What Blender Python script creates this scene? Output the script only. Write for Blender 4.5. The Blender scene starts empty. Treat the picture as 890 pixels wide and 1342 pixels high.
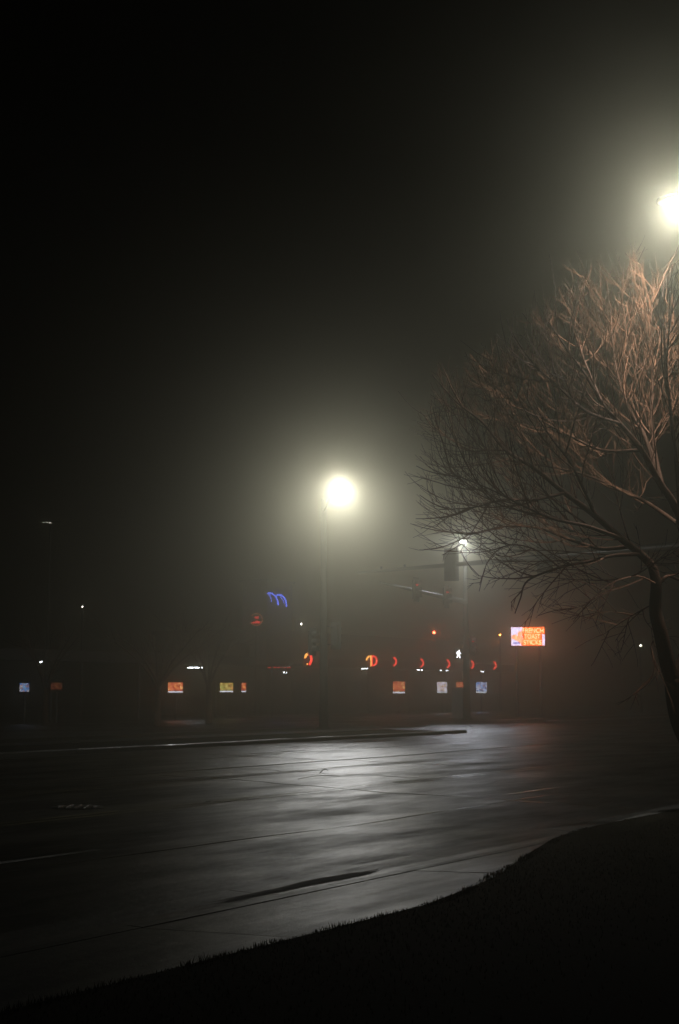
import bpy, bmesh, math, random
from mathutils import Vector, Matrix
R = math.radians
rnd = random.Random(7)
sc = bpy.context.scene
C = sc.collection

# ------------------------------------------------------------------ camera, sky, exposure
EYE = 1.6
FPX = 1864.0
PITCH = math.atan(234.0 / FPX)
cam = bpy.data.cameras.new('camera')
cam.sensor_fit = 'VERTICAL'; cam.sensor_height = 36.0; cam.lens = 50.0
cam.clip_start = 0.1; cam.clip_end = 2000
co = bpy.data.objects.new('camera', cam); C.objects.link(co)
co.location = (0, 0, EYE); co.rotation_euler = (math.pi/2 + PITCH, 0, 0)
sc.camera = co
w = bpy.data.worlds.new('World'); sc.world = w; w.use_nodes = True
nt = w.node_tree
sky = nt.nodes.new('ShaderNodeTexSky'); sky.sky_type = 'NISHITA'; sky.sun_disc = False
sky.sun_elevation = R(-4); sky.sun_rotation = R(200)
nt.links.new(sky.outputs[0], nt.nodes['Background'].inputs[0])
nt.nodes['Background'].inputs[1].default_value = 0.0006
sc.view_settings.view_transform = 'Standard'; sc.view_settings.look = 'None'
sc.view_settings.exposure = -0.42; sc.view_settings.gamma = 1.0
sc.cycles.max_bounces = 6; sc.cycles.volume_bounces = 0
sc.cycles.use_denoising = True
sc.cycles.sample_clamp_indirect = 4.0

HAZE_DENSITY = 0.021
HAZE_G = 0.92

# ------------------------------------------------------------------ helpers
cP, sP = math.cos(PITCH), math.sin(PITCH)
def ray(px, py):
    x = (px - 445)/FPX; u = -(py - 671)/FPX
    return Vector((x, cP - sP*u, sP + cP*u))
def at(px, py, d):                       # point seen at a pixel, d metres ahead
    v = ray(px, py); return Vector((0, 0, EYE)) + v*(d/v.y)
def at_z(px, py, z):                     # point seen at a pixel, at height z
    v = ray(px, py); return Vector((0, 0, EYE)) + v*((z - EYE)/v.z)
def on_s(px, s, z):                      # point of that column standing at road offset s
    # x/(y*cP + (z-EYE)*sP) = (px-445)/FPX
    a = (px - 445)/FPX; q = (z - EYE)*sP
    # x = a*(y*cP+q);  -SN*x + CS*y = s
    y = (s + SU[1]*a*q)/(CS - SN*a*cP)
    return Vector((a*(y*cP + q), y, z))
ROAD = math.atan2(.838, .545)
CS, SN = math.cos(ROAD), math.sin(ROAD)
SU = (CS, SN)
def us(u, s, z=0.0):                     # road frame to world
    return Vector((CS*u - SN*s, SN*u + CS*s, z))
def to_us(p):
    return (CS*p[0] + SN*p[1], -SN*p[0] + CS*p[1])

class MB:
    def __init__(self): self.v = []; self.f = []
    def box(self, c, size, m=None):
        m = m or Matrix.Identity(3)
        c = Vector(c); n = len(self.v)
        for x in (-.5, .5):
            for y in (-.5, .5):
                for z in (-.5, .5):
                    self.v.append(c + m @ Vector((x*size[0], y*size[1], z*size[2])))
        for q in ((0,1,3,2),(4,6,7,5),(0,4,5,1),(2,3,7,6),(0,2,6,4),(1,5,7,3)):
            self.f.append(tuple(n+i for i in q))
        return self
    def tube(self, pts, rad, sides=8, cap=True):
        pts = [Vector(p) for p in pts]; k = len(pts); n = len(self.v)
        if not isinstance(rad, (list, tuple)): rad = [rad]*k
        ref = None
        for i, p in enumerate(pts):
            t = (pts[min(i+1, k-1)] - pts[max(i-1, 0)])
            if t.length < 1e-9: t = Vector((0, 0, 1))
            t.normalize()
            if ref is None:
                ref = t.orthogonal().normalized()
            ref = (ref - t*ref.dot(t))
            if ref.length < 1e-6: ref = t.orthogonal()
            ref.normalize(); b = t.cross(ref)
            for j in range(sides):
                a = 2*math.pi*j/sides
                self.v.append(p + (ref*math.cos(a) + b*math.sin(a))*rad[i])
        for i in range(k-1):
            for j in range(sides):
                self.f.append((n+i*sides+j, n+i*sides+(j+1) % sides, n+(i+1)*sides+(j+1) % sides, n+(i+1)*sides+j))
        if cap and sides > 2:
            self.f.append(tuple(n+j for j in reversed(range(sides))))
            self.f.append(tuple(n+(k-1)*sides+j for j in range(sides)))
        return self
    def poly(self, pts, th, nrm):        # extruded flat polygon
        nrm = Vector(nrm).normalized(); n = len(self.v); k = len(pts)
        for p in pts: self.v.append(Vector(p))
        for p in pts: self.v.append(Vector(p) - nrm*th)
        self.f.append(tuple(range(n, n+k))); self.f.append(tuple(reversed(range(n+k, n+2*k))))
        for i in range(k):
            j = (i+1) % k
            self.f.append((n+i, n+k+i, n+k+j, n+j))
        return self
    def build(self, name, mat, parent=None, smooth=False, bevel=0):
        me = bpy.data.meshes.new(name); me.from_pydata([tuple(v) for v in self.v], [], self.f)
        bm = bmesh.new(); bm.from_mesh(me); bmesh.ops.recalc_face_normals(bm, faces=bm.faces[:])
        if bevel:
            bmesh.ops.bevel(bm, geom=bm.edges[:], offset=bevel, segments=2, affect='EDGES', profile=.6)
        bm.to_mesh(me); bm.free(); me.update()
        if smooth:
            for p in me.polygons: p.use_smooth = True
        o = bpy.data.objects.new(name, me); C.objects.link(o)
        if mat: me.materials.append(mat)
        if parent is not None:
            o.parent = parent; o.matrix_parent_inverse = parent.matrix_basis.inverted()
        return o
def tag(o, label=None, cat=None, group=None, kind=None):
    if label: o['label'] = label
    if cat: o['category'] = cat
    if group: o['group'] = group
    if kind: o['kind'] = kind
    return o
def thing(name, label, cat, loc=(0, 0, 0), group=None):
    o = bpy.data.objects.new(name, None); C.objects.link(o); o.location = loc; o.empty_display_size = .2
    return tag(o, label, cat, group)
def basis(fwd, up=(0, 0, 1)):            # columns: right, forward, up
    f = Vector(fwd).normalized(); r = f.cross(Vector(up)).normalized(); u = r.cross(f)
    return Matrix((r, f, u)).transposed()

# ------------------------------------------------------------------ materials
def mat(name, col, rough=.6, metal=0, var=.25, scale=6, bump=0, bscale=60, coat=0, spec=.5, stretch=None):
    m = bpy.data.materials.new(name); m.use_nodes = True
    n = m.node_tree.nodes; L = m.node_tree.links; b = n['Principled BSDF']
    tc = n.new('ShaderNodeTexCoord'); src = tc.outputs['Object']
    if stretch:
        mp = n.new('ShaderNodeMapping'); mp.inputs['Scale'].default_value = stretch
        L.new(src, mp.inputs[0]); src = mp.outputs[0]
    no = n.new('ShaderNodeTexNoise'); no.inputs['Scale'].default_value = scale; no.inputs['Detail'].default_value = 5
    L.new(src, no.inputs['Vector'])
    mx = n.new('ShaderNodeMix'); mx.data_type = 'RGBA'
    mx.inputs[6].default_value = [c*(1-var) for c in col] + [1]
    mx.inputs[7].default_value = [min(1, c*(1+var)) for c in col] + [1]
    L.new(no.outputs['Fac'], mx.inputs[0]); L.new(mx.outputs[2], b.inputs['Base Color'])
    b.inputs['Roughness'].default_value = rough; b.inputs['Metallic'].default_value = metal
    b.inputs['Specular IOR Level'].default_value = spec; b.inputs['Coat Weight'].default_value = coat
    if bump:
        n2 = n.new('ShaderNodeTexNoise'); n2.inputs['Scale'].default_value = bscale; n2.inputs['Detail'].default_value = 3
        L.new(tc.outputs['Object'], n2.inputs['Vector'])
        bp = n.new('ShaderNodeBump'); bp.inputs['Strength'].default_value = bump; bp.inputs['Distance'].default_value = .01
        L.new(n2.outputs['Fac'], bp.inputs['Height']); L.new(bp.outputs[0], b.inputs['Normal'])
    return m
def glow(name, col, strength):
    m = bpy.data.materials.new(name); m.use_nodes = True
    n = m.node_tree.nodes; b = n['Principled BSDF']
    b.inputs['Base Color'].default_value = [min(1, c)*.6+.1 for c in col] + [1]
    b.inputs['Emission Color'].default_value = list(col) + [1]
    b.inputs['Emission Strength'].default_value = strength
    return m
def wet(name, dark, light, r_wet, r_dry, stretch, wet_lo=.42, wet_hi=.62, grain=.35, gscale=240, coat=.8):
    """wet paving: damp and drier areas drawn out along the road, fine aggregate relief"""
    m = bpy.data.materials.new(name); m.use_nodes = True
    n = m.node_tree.nodes; L = m.node_tree.links; n.remove(n['Principled BSDF'])
    b = n.new('ShaderNodeBsdfDiffuse'); gl = n.new('ShaderNodeBsdfGlossy'); gl.distribution = 'BECKMANN'; gl.inputs['Color'].default_value = (1, 1, 1, 1)
    fr = n.new('ShaderNodeFresnel'); fr.inputs['IOR'].default_value = 1.36; ms = n.new('ShaderNodeMixShader')
    fm = n.new('ShaderNodeMath'); fm.operation = 'MULTIPLY'; L.new(fr.outputs[0], fm.inputs[0]); L.new(fm.outputs[0], ms.inputs[0]); L.new(b.outputs[0], ms.inputs[1]); L.new(gl.outputs[0], ms.inputs[2]); L.new(ms.outputs[0], n['Material Output'].inputs['Surface'])
    tc = n.new('ShaderNodeTexCoord')
    mp = n.new('ShaderNodeMapping'); mp.inputs['Scale'].default_value = stretch
    L.new(tc.outputs['Object'], mp.inputs[0])
    a = n.new('ShaderNodeTexNoise'); a.inputs['Scale'].default_value = 1; a.inputs['Detail'].default_value = 9; a.inputs['Roughness'].default_value = .72
    L.new(mp.outputs[0], a.inputs['Vector'])
    fine = n.new('ShaderNodeTexNoise'); fine.inputs['Scale'].default_value = gscale; fine.inputs['Detail'].default_value = 2
    L.new(tc.outputs['Object'], fine.inputs['Vector'])
    mid = n.new('ShaderNodeTexNoise'); mid.inputs['Scale'].default_value = 9; mid.inputs['Detail'].default_value = 6
    L.new(tc.outputs['Object'], mid.inputs['Vector'])
    mr = n.new('ShaderNodeMapRange'); mr.inputs[1].default_value = wet_lo; mr.inputs[2].default_value = wet_hi
    mr.inputs[3].default_value = r_dry; mr.inputs[4].default_value = r_wet
    L.new(a.outputs['Fac'], mr.inputs[0]); L.new(mr.outputs[0], gl.inputs['Roughness'])
    mx = n.new('ShaderNodeMix'); mx.data_type = 'RGBA'
    mx.inputs[6].default_value = list(dark) + [1]; mx.inputs[7].default_value = list(light) + [1]
    wf = n.new('ShaderNodeMapRange'); wf.inputs[1].default_value = wet_lo-.06; wf.inputs[2].default_value = wet_hi; wf.inputs[3].default_value = .26; wf.inputs[4].default_value = 1.0
    L.new(a.outputs['Fac'], wf.inputs[0]); L.new(wf.outputs[0], fm.inputs[1])
    L.new(mid.outputs['Fac'], mx.inputs[0]); L.new(mx.outputs[2], b.inputs['Color'])
    bp = n.new('ShaderNodeBump'); bp.inputs['Strength'].default_value = grain; bp.inputs['Distance'].default_value = .005
    L.new(fine.outputs['Fac'], bp.inputs['Height'])
    bp2 = n.new('ShaderNodeBump'); bp2.inputs['Strength'].default_value = .4; bp2.inputs['Distance'].default_value = .02
    L.new(mid.outputs['Fac'], bp2.inputs['Height']); L.new(bp.outputs[0], bp2.inputs['Normal'])
    L.new(bp2.outputs[0], b.inputs['Normal'])
    L.new(bp2.outputs[0], gl.inputs['Normal'])
    return m
M = dict(
    asphalt=wet('wet_asphalt', (.010, .010, .009), (.015, .014, .013), .34, .47, (.26, .8, 1), grain=.8, gscale=110),
    lot=wet('wet_lot_asphalt', (.018, .018, .016), (.035, .034, .03), .4, .55, (.2, .4, 1)),
    concrete=wet('wet_concrete', (.035, .035, .032), (.06, .058, .052), .31, .42, (.35, 1.6, 1), .38, .66, .7, 110),
    kerb=wet('wet_kerb', (.09, .09, .08), (.14, .135, .12), .3, .6, (.5, .5, .5), grain=.25, gscale=120),
    soil=mat('dark_soil', (.009, .008, .005), .95, var=.5, scale=2, bump=.5, bscale=18, spec=.02),
    blade=mat('winter_grass', (.013, .013, .006), .9, var=.4, scale=3, spec=.05),
    mud=mat('wet_silt', (.012, .010, .008), .75, var=.4, scale=9, bump=.6, bscale=40, spec=.15),
    tar=mat('tar_seam', (.008, .008, .008), .22, var=.2, scale=20, bump=.2, bscale=30),
    paint=wet('worn_road_paint', (.03, .027, .015), (.14, .12, .055), .27, .42, (.6, 3, 1), .32, .56, .12),
    paintw=wet('worn_white_paint', (.08, .08, .075), (.55, .55, .52), .14, .5, (.5, 3, 1), .38, .62, .2),
    galv=mat('galvanised_steel', (.085, .085, .08), .42, .6, .15, 5, .08, 90),
    dark=mat('dark_painted_steel', (.025, .027, .025), .45, .0, .2, 8, .05, 80),
    signal=mat('signal_housing', (.02, .02, .017), .5, 0, .2, 8, .05, 60),
    bark=mat('bark', (.06, .03, .017), .85, 0, .35, 14, .8, 35, spec=.08, stretch=(1, 1, .35)),
    twig=mat('twig_bark', (.125, .058, .03), .8, 0, .3, 6, spec=.1),
    wall=mat('stucco_wall', (.06, .05, .04), .85, 0, .15, 3, .3, 50),
    roof=mat('canopy_metal', (.025, .011, .009), .5, .0, .15, 4, .05, 40),
    glass=mat('dark_glass', (.015, .018, .02), .08, 0, .1, 2),
    steel=mat('cabinet_steel', (.12, .125, .12), .5, .3, .15, 5, .06, 60),
    wood=mat('utility_pole_wood', (.07, .05, .035), .85, 0, .3, 6, .4, 30),
    polep=mat('weathered_pole_paint', (.012, .012, .010), .6, 0, .25, 5, .1, 60, spec=.12),
    leaf=mat('dead_leaf', (.07, .04, .02), .6, 0, .4, 12),
)
M['lamp'] = glow('lamp_glass', (1, 1, 1), 2100.0)
M['lamp_near'] = glow('lamp_glass_near', (1, 1, 1), 470.0)
M['lamp_far'] = glow('lamp_glass_bluish', (.84, .88, 1), 900.0)
M['red'] = glow('red_neon', (1, .05, .03), 9)
M['red_dim'] = glow('red_neon_dim', (1, .05, .04), 3.5)
M['amber'] = glow('amber_neon', (1, .42, .08), 10)
M['blue'] = glow('blue_neon', (.09, .16, 1), 9)
M['ring'] = glow('orange_ring', (1, .32, .1), .8)
M['tubelamp'] = glow('tube_lamp', (.86, .93, 1), 26)
M['point'] = glow('small_white_lamp', (1, .95, .85), 60)
M['pointd'] = glow('tiny_white_glow', (1, .95, .85), 14)
M['pointr'] = glow('small_red_lamp', (1, .07, .03), 260)
M['pointo'] = glow('small_orange_lamp', (1, .3, .06), 110)
M['redlens'] = glow('red_signal_lens', (1, .03, .02), 2.8)
M['walk'] = glow('walk_lamp', (.95, .95, 1), 16)
M['led_bg'] = glow('led_orange', (1, .10, .006), 10)
M['led_txt'] = glow('led_yellow', (1, .76, .32), 10)
M['led_white'] = glow('led_white', (.75, .70, 1), 8)
M['led_food'] = glow('led_food', (1, .40, .2), 8)
M['led_blue'] = glow('led_blue', (.10, .12, .6), 5)

def menu_mat(name, cols, strength):
    m = bpy.data.materials.new(name); m.use_nodes = True
    n = m.node_tree.nodes; L = m.node_tree.links; b = n['Principled BSDF']
    tc = n.new('ShaderNodeTexCoord')
    vo = n.new('ShaderNodeTexVoronoi'); vo.inputs['Scale'].default_value = 8
    no = n.new('ShaderNodeTexNoise'); no.inputs['Scale'].default_value = 3; no.inputs['Detail'].default_value = 2
    L.new(tc.outputs['Object'], no.inputs['Vector'])
    ad = n.new('ShaderNodeVectorMath'); ad.operation = 'ADD'
    L.new(tc.outputs['Object'], ad.inputs[0]); L.new(no.outputs['Color'], ad.inputs[1]); L.new(ad.outputs[0], vo.inputs['Vector'])
    cr = n.new('ShaderNodeValToRGB'); e = cr.color_ramp; e.interpolation = 'CONSTANT'
    for i, c in enumerate(cols):
        el = e.elements[0] if i == 0 else (e.elements.new(.12 + .76*i/len(cols)))
        if i == 0: el.position = 0
        el.color = list(c) + [1]
    e.elements[-1].color = list(cols[-1]) + [1]
    sp = n.new('ShaderNodeSeparateColor'); L.new(vo.outputs['Color'], sp.inputs[0]); L.new(sp.outputs[0], cr.inputs[0])
    L.new(cr.outputs[0], b.inputs['Emission Color']); b.inputs['Emission Strength'].default_value = strength
    b.inputs['Base Color'].default_value = (.1, .1, .1, 1)
    return m
warm = [(.5, .07, .03), (.9, .3, .08), (.25, .03, .02), (1, .55, .2), (.65, .12, .05)]
yel = [(.5, .3, .05), (.9, .7, .2), (.2, .16, .03), (.9, .35, .1), (.35, .4, .1)]
pale = [(.8, .75, 1), (.5, .3, .2), (.9, .6, .35), (.25, .2, .3), (.9, .9, 1)]
blu = [(.1, .3, .8), (.3, .6, 1), (.5, .3, .35), (.06, .12, .4), (.8, .8, .9)]
M['menu_warm'] = menu_mat('menu_print_red', warm, 4.5)
M['menu_yellow'] = menu_mat('menu_print_yellow', yel, 3.5999999999999996)
M['menu_pale'] = menu_mat('menu_print_pale', pale, 4.5)
M['menu_blue'] = menu_mat('menu_print_blue', blu, 4.5)
M['menu_blued'] = menu_mat('menu_print_blue_dim', blu, 1.6)
M['menu_dim'] = menu_mat('menu_print_dim', warm, 0.35)
M['strip'] = glow('menu_strip', (.85, .88, 1), 4.5)

# ------------------------------------------------------------------ ground and paving
def sheet(name, mt, u0, u1, s0, s1, z, kind='structure', nu=1, ns=1, parent=None):
    v = []; f = []
    for i in range(nu+1):
        for j in range(ns+1):
            v.append((u0+(u1-u0)*i/nu, s0+(s1-s0)*j/ns, z))
    for i in range(nu):
        for j in range(ns):
            a = i*(ns+1)+j; f.append((a, a+ns+1, a+ns+2, a+1))
    me = bpy.data.meshes.new(name); me.from_pydata(v, [], f); me.materials.append(mt)
    o = bpy.data.objects.new(name, me); C.objects.link(o)
    if parent is None: o.rotation_euler = (0, 0, ROAD); tag(o, kind=kind)
    else: o.parent = parent
    return o
S0, S1 = 7.15, 25.6
ground = sheet('ground', M['soil'], -240, 260, -240, 240, -.03)
near_lawn = sheet('near_lawn', M['soil'], -240, 260, -60, 5.1, .104)
_e = [(9.0, 5.09), (10.5, 5.35), (12.0, 5.8), (13.5, 6.2), (15, 6.38), (60, 6.38)]
_m = bpy.data.meshes.new('lawn_corner'); _m.from_pydata([(u, 4.98, .1) for u, s in _e] + [(u, max(s, 5.1), .106 if u < 13 else .116) for u, s in _e], [], [(i, i+1, i+7, i+6) for i in range(5)])
_m.materials.append(M['soil']); _o = bpy.data.objects.new('lawn_corner', _m); C.objects.link(_o); _o.parent = near_lawn
road = sheet('road', M['asphalt'], -240, 260, S0, S1, 0)
driveway = sheet('driveway', M['lot'], 48, 64.5, S1-.3, 33.2, .004)
parking_lot = sheet('parking_lot', M['lot'], -20, 150, 33, 90, .012)
def loc_obj(name, mt, mb, parent):       # mesh given in the parent's own frame
    me = bpy.data.meshes.new(name); me.from_pydata([tuple(v) for v in mb.v], [], mb.f)
    bm = bmesh.new(); bm.from_mesh(me); bmesh.ops.recalc_face_normals(bm, faces=bm.faces[:]); bm.to_mesh(me); bm.free()
    me.materials.append(mt); o = bpy.data.objects.new(name, me); C.objects.link(o); o.parent = parent
    return o
def slab_mesh(name, prof, ln, mt, bev=.012):
    """profile (s, z) swept along u with a slightly rounded end"""
    mb = MB(); k = len(prof)
    for (x, dz) in ((0, -bev), (bev, 0), (ln-bev, 0), (ln, -bev)):
        for (s, z) in prof: mb.v.append(Vector((x, s, z + (dz if z > -.01 else 0))))
    for i in range(3):
        for j in range(k-1):
            a = i*k+j; mb.f.append((a, a+1, a+k+1, a+k))
    mb.f.append(tuple(range(k))); mb.f.append(tuple(reversed(range(3*k, 4*k))))
    me = bpy.data.meshes.new(name); me.from_pydata([tuple(v) for v in mb.v], [], mb.f)
    bm = bmesh.new(); bm.from_mesh(me); bmesh.ops.recalc_face_normals(bm, faces=bm.faces[:]); bm.to_mesh(me); bm.free()
    me.materials.append(mt); return me
def run_slabs(parent, name, me, u0, u1, ln, gap=.014, jitter=.003):
    u = u0
    while u < u1 - .1:
        o = bpy.data.objects.new(name, me); C.objects.link(o); o.parent = parent
        o.location = (u, 0, rnd.uniform(-jitter, jitter)); pass
        u += ln + gap
gutter = sheet('gutter', M['mud'], -60, 120, 6.55, S0, -.012)
run_slabs(gutter, 'slab', slab_mesh('gutter_slab', [(6.56, -.05), (6.56, .018), (6.8, .004), (S0-.02, .012), (S0-.02, -.05)], 3.0, M['concrete'], .003), -5.7, 45, 3.0, .006, .001)
pavement = sheet('pavement', M['mud'], -60, 120, 5.05, 6.55, -.008)
run_slabs(pavement, 'kerb_stone', slab_mesh('kerb_piece', [(6.36, -.05), (6.36, .115), (6.48, .115), (6.52, .10), (6.545, .03), (6.545, -.05)], 2.4, M['kerb']), 16.4, 60, 2.4)
_k0 = slab_mesh('kerb_drop', [(6.36, -.05), (6.36, .115), (6.48, .115), (6.52, .10), (6.545, .03), (6.545, -.05)], 1.9, M['kerb'])
for _v in _k0.vertices:
    if _v.co.x < .5 and _v.co.z > .03: _v.co.z *= .36
_o = bpy.data.objects.new('kerb_stone', _k0); C.objects.link(_o); _o.parent = pavement; _o.location = (14.48, 0, 0)
run_slabs(pavement, 'kerb_stone', slab_mesh('kerb_piece_low', [(6.397, -.05), (6.397, .040), (6.50, .040), (6.538, .036), (6.545, -.05)], 2.4, M['concrete'], .004), -7, 14.4, 2.4, .006, .001)
run_slabs(pavement, 'slab', slab_mesh('apron_slab', [(5.1, -.05), (5.1, .09), (5.8, .062), (6.393, .036), (6.393, -.05)], 3.6, M['concrete'], .004), -7, 14.0, 3.6, .006, .0015)
far_pavement = sheet('far_pavement', M['mud'], -120, 160, S1, 33.0, -.008)
kf = slab_mesh('far_kerb_piece', [(S1, -.05), (S1+.02, .10), (S1+.05, .125), (S1+.18, .125), (S1+.18, -.05)], 3.0, M['kerb'])
run_slabs(far_pavement, 'kerb_stone', kf, 0, 47.5, 3.0); run_slabs(far_pavement, 'kerb_stone', kf, 65, 125, 3.0)
wf = slab_mesh('far_walk_slab', [(28.6, -.05), (28.6, .12), (30.2, .12), (30.2, -.05)], 1.8, M['concrete'])
run_slabs(far_pavement, 'slab', wf, 6, 47.5, 1.8); run_slabs(far_pavement, 'slab', wf, 65, 115, 1.8)
for a, b in ((-120, 47.6), (64.9, 160)):
    sheet('verge', M['soil'], a, b, S1+.2, 28.55, .10, parent=far_pavement)
    sheet('verge', M['soil'], a, b, 30.25, 33.0, .10, parent=far_pavement)

# road paint, tar seams, silt in the gutter: thin pieces on the road
def strip(name, mt, path, wd, z, parent, wob=.0):
    mb = MB(); k = len(path)
    for i, (u, s) in enumerate(path):
        a = Vector(path[max(i-1, 0)]); b = Vector(path[min(i+1, k-1)]); t = (b-a).normalized()
        n = Vector((-t.y, t.x)); h = wd*.5*(1 + rnd.uniform(-wob, wob))
        mb.v.append(Vector((u+n.x*h, s+n.y*h, z))); mb.v.append(Vector((u-n.x*h, s-n.y*h, z)))
    for i in range(k-1): mb.f.append((2*i, 2*i+1, 2*i+3, 2*i+2))
    return loc_obj(name, mt, mb, parent)
def line(u0, u1, s, n=30): return [(u0+(u1-u0)*i/n, s) for i in range(n+1)]
for s in (12.78, 13.02): strip('lane_line', M['paint'], line(-10, 47, s), .11, .005, road, .12)
for u in range(-4, 46, 12): strip('lane_dash', M['paintw'], line(u, u+3, 10.05, 6), .11, .005, road, .1)
for u in range(-7, 46, 12): strip('lane_dash', M['paintw'], line(u, u+3, 21.9, 6), .11, .005, road, .1)
for s in (16.3, 16.55): strip('lane_line', M['paint'], line(-10, 47, s), .11, .005, road, .12)
strip('edge_line', M['paintw'], line(-10, 47, 25.0), .11, .005, road, .12)
def seam(p0, p1, amp, n=40):
    out = []; ph = [rnd.uniform(0, 6) for _ in range(3)]
    for i in range(n+1):
        t = i/n; w_ = amp*(math.sin(t*9+ph[0]) + .5*math.sin(t*23+ph[1]) + .3*math.sin(t*51+ph[2]))
        d = Vector(p1)-Vector(p0); nn = Vector((-d.y, d.x)).normalized()
        out.append((p0[0]+d.x*t+nn.x*w_, p0[1]+d.y*t+nn.y*w_))
    return out
for p0, p1, amp, wd in (((8, 18.4), (60, 18.2), .12, .16), ((-5, 9.3), (24, 9.5), .10, .04), ((18.6, 7.3), (21.2, 17.8), .12, .06),
                        ((27, 7.4), (28.6, 25), .16, .06), ((36, 7.6), (34.6, 25.2), .18, .07),
                        ((23, 13.1), (23.9, 18.2), .1, .05), ((9, 21.2), (50, 21.4), .14, .05)):
    strip('tar_seam', M['tar'], seam(p0, p1, amp), wd, .0035, road, .35)
# dark silt lens lying in the gutter
def blob(name, mt, cu, cs_, a, b, z, parent, n=28, rough=.18):
    mb = MB(); ph = [rnd.uniform(0, 6) for _ in range(4)]
    mb.v.append(Vector((cu, cs_, z+.006)))
    for i in range(n):
        t = 2*math.pi*i/n; q = 1 + rough*(math.sin(3*t+ph[0]) + .7*math.sin(5*t+ph[1]) + .5*math.sin(9*t+ph[2]))*.6
        mb.v.append(Vector((cu+a*q*math.cos(t), cs_+b*q*math.sin(t), z)))
    for i in range(n): mb.f.append((0, 1+i, 1+(i+1) % n))
    return loc_obj(name, mt, mb, parent)
blob('silt_patch', M['mud'], 10.0, 6.80, 1.15, .085, .0145, gutter, rough=.3)
# manhole
mc = us(14.75, 13.9)
mh = thing('manhole_cover', 'round iron manhole cover set in the dark road at the left', 'manhole', (mc.x, mc.y, .004))
mb = MB(); n = 24
for r_, z in ((.36, .002), (.33, .012), (.0, .014)):
    for i in range(n): mb.v.append(Vector((mc.x+r_*math.cos(2*math.pi*i/n), mc.y+r_*math.sin(2*math.pi*i/n), z+.004)))
for k in range(2):
    for i in range(n): mb.f.append((k*n+i, k*n+(i+1) % n, (k+1)*n+(i+1) % n, (k+1)*n+i))
mb.build('lid', M['tar'], mh)
mb = MB()
for i in range(5):
    h = math.sqrt(max(.01, .3**2-((i-2)*.12)**2)); mb.box((mc.x+(i-2)*.12, mc.y, .022), (.03, 2*h, .012))
mb.build('ribs', M['tar'], mh)

# winter grass along the near pavement edge
mb = MB()
for i in range(26000):
    u = rnd.uniform(3, 30); s = 5.08 + max(0, min(1, (u-9.3)/5))*1.25 - (abs(rnd.gauss(0, 1.0)) if i % 3 else rnd.uniform(-.05, .05))
    if s < .6: continue
    p = us(u, s, .1); h = rnd.uniform(.012, .035) if i % 3 else rnd.uniform(.015, .05)*(.6 + .5*math.sin(u*7)*math.sin(u*2.3)); a = rnd.uniform(0, 6.28)
    d = Vector((math.cos(a), math.sin(a), 0)); n_ = Vector((-d.y, d.x, 0))
    k = len(mb.v); mb.v += [p - n_*.004, p + n_*.004, p + d*h*rnd.uniform(.1, .8) + Vector((0, 0, h))]; mb.f.append((k, k+1, k+2))
tag(mb.build('grass', M['blade']), 'short winter grass along the near pavement edge', 'grass', kind='stuff')

# ------------------------------------------------------------------ street lamps and signals
def rise(p0, p1, n=10, up=.5):           # gently arched arm
    p0, p1 = Vector(p0), Vector(p1)
    return [p0.lerp(p1, i/n) + Vector((0, 0, up*math.sin(math.pi*.5*i/n))) for i in range(n+1)]
def luminaire(root, c, fwd, glass, power, tint, bowl, spread, tilt, name='luminaire'):
    b = basis(fwd); c = Vector(c)
    secs = [(-.36, .05, .04), (-.28, .10, .07), (-.1, .16, .09), (.15, .18, .085), (.33, .13, .06), (.38, .05, .03)]
    mb = MB(); k = 14
    for (y, hw, hh) in secs:
        for i in range(k):
            a = 2*math.pi*i/k; z = math.sin(a)*hh; z = max(z, -.02)
            mb.v.append(c + b @ Vector((math.cos(a)*hw, y, z + .05)))
    for s in range(len(secs)-1):
        for i in range(k): mb.f.append((s*k+i, s*k+(i+1) % k, (s+1)*k+(i+1) % k, (s+1)*k+i))
    mb.f.append(tuple(reversed(range(k)))); mb.f.append(tuple(range((len(secs)-1)*k, len(secs)*k)))
    h = mb.build(name, M['galv'], root, smooth=True)
    mb = MB(); rings_ = 4; k = 12; depth = bowl
    for r_ in range(rings_):
        t = math.pi*.5*r_/rings_
        for i in range(k):
            a = 2*math.pi*i/k
            mb.v.append(c + b @ Vector((math.cos(a)*.135*math.cos(t), .08+math.sin(a)*.2*math.cos(t), .025-depth*math.sin(t))))
    mb.v.append(c + b @ Vector((0, .08, .025-depth)))
    for r_ in range(rings_-1):
        for i in range(k): mb.f.append((r_*k+i, r_*k+(i+1) % k, (r_+1)*k+(i+1) % k, (r_+1)*k+i))
    for i in range(k): mb.f.append(((rings_-1)*k+i, (rings_-1)*k+(i+1) % k, rings_*k))
    mb.build('lens', glass, h, smooth=True)
    ld = bpy.data.lights.new('lamp_light', 'AREA'); ld.shape = 'ELLIPSE'; ld.size = .26; ld.size_y = .4; ld.energy = power; ld.color = tint; ld.spread = R(spread)
    lo = bpy.data.objects.new('lamp_light', ld); C.objects.link(lo); lo.parent = h
    lo.location = c + b @ Vector((0, .08, -.075-depth)); aim = b @ Vector((0, math.sin(R(tilt)), -math.cos(R(tilt)))); xr = b @ Vector((1, 0, 0)); zz = -aim; lo.rotation_euler = Matrix((xr, zz.cross(xr), zz)).transposed().to_euler()
    return h
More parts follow.
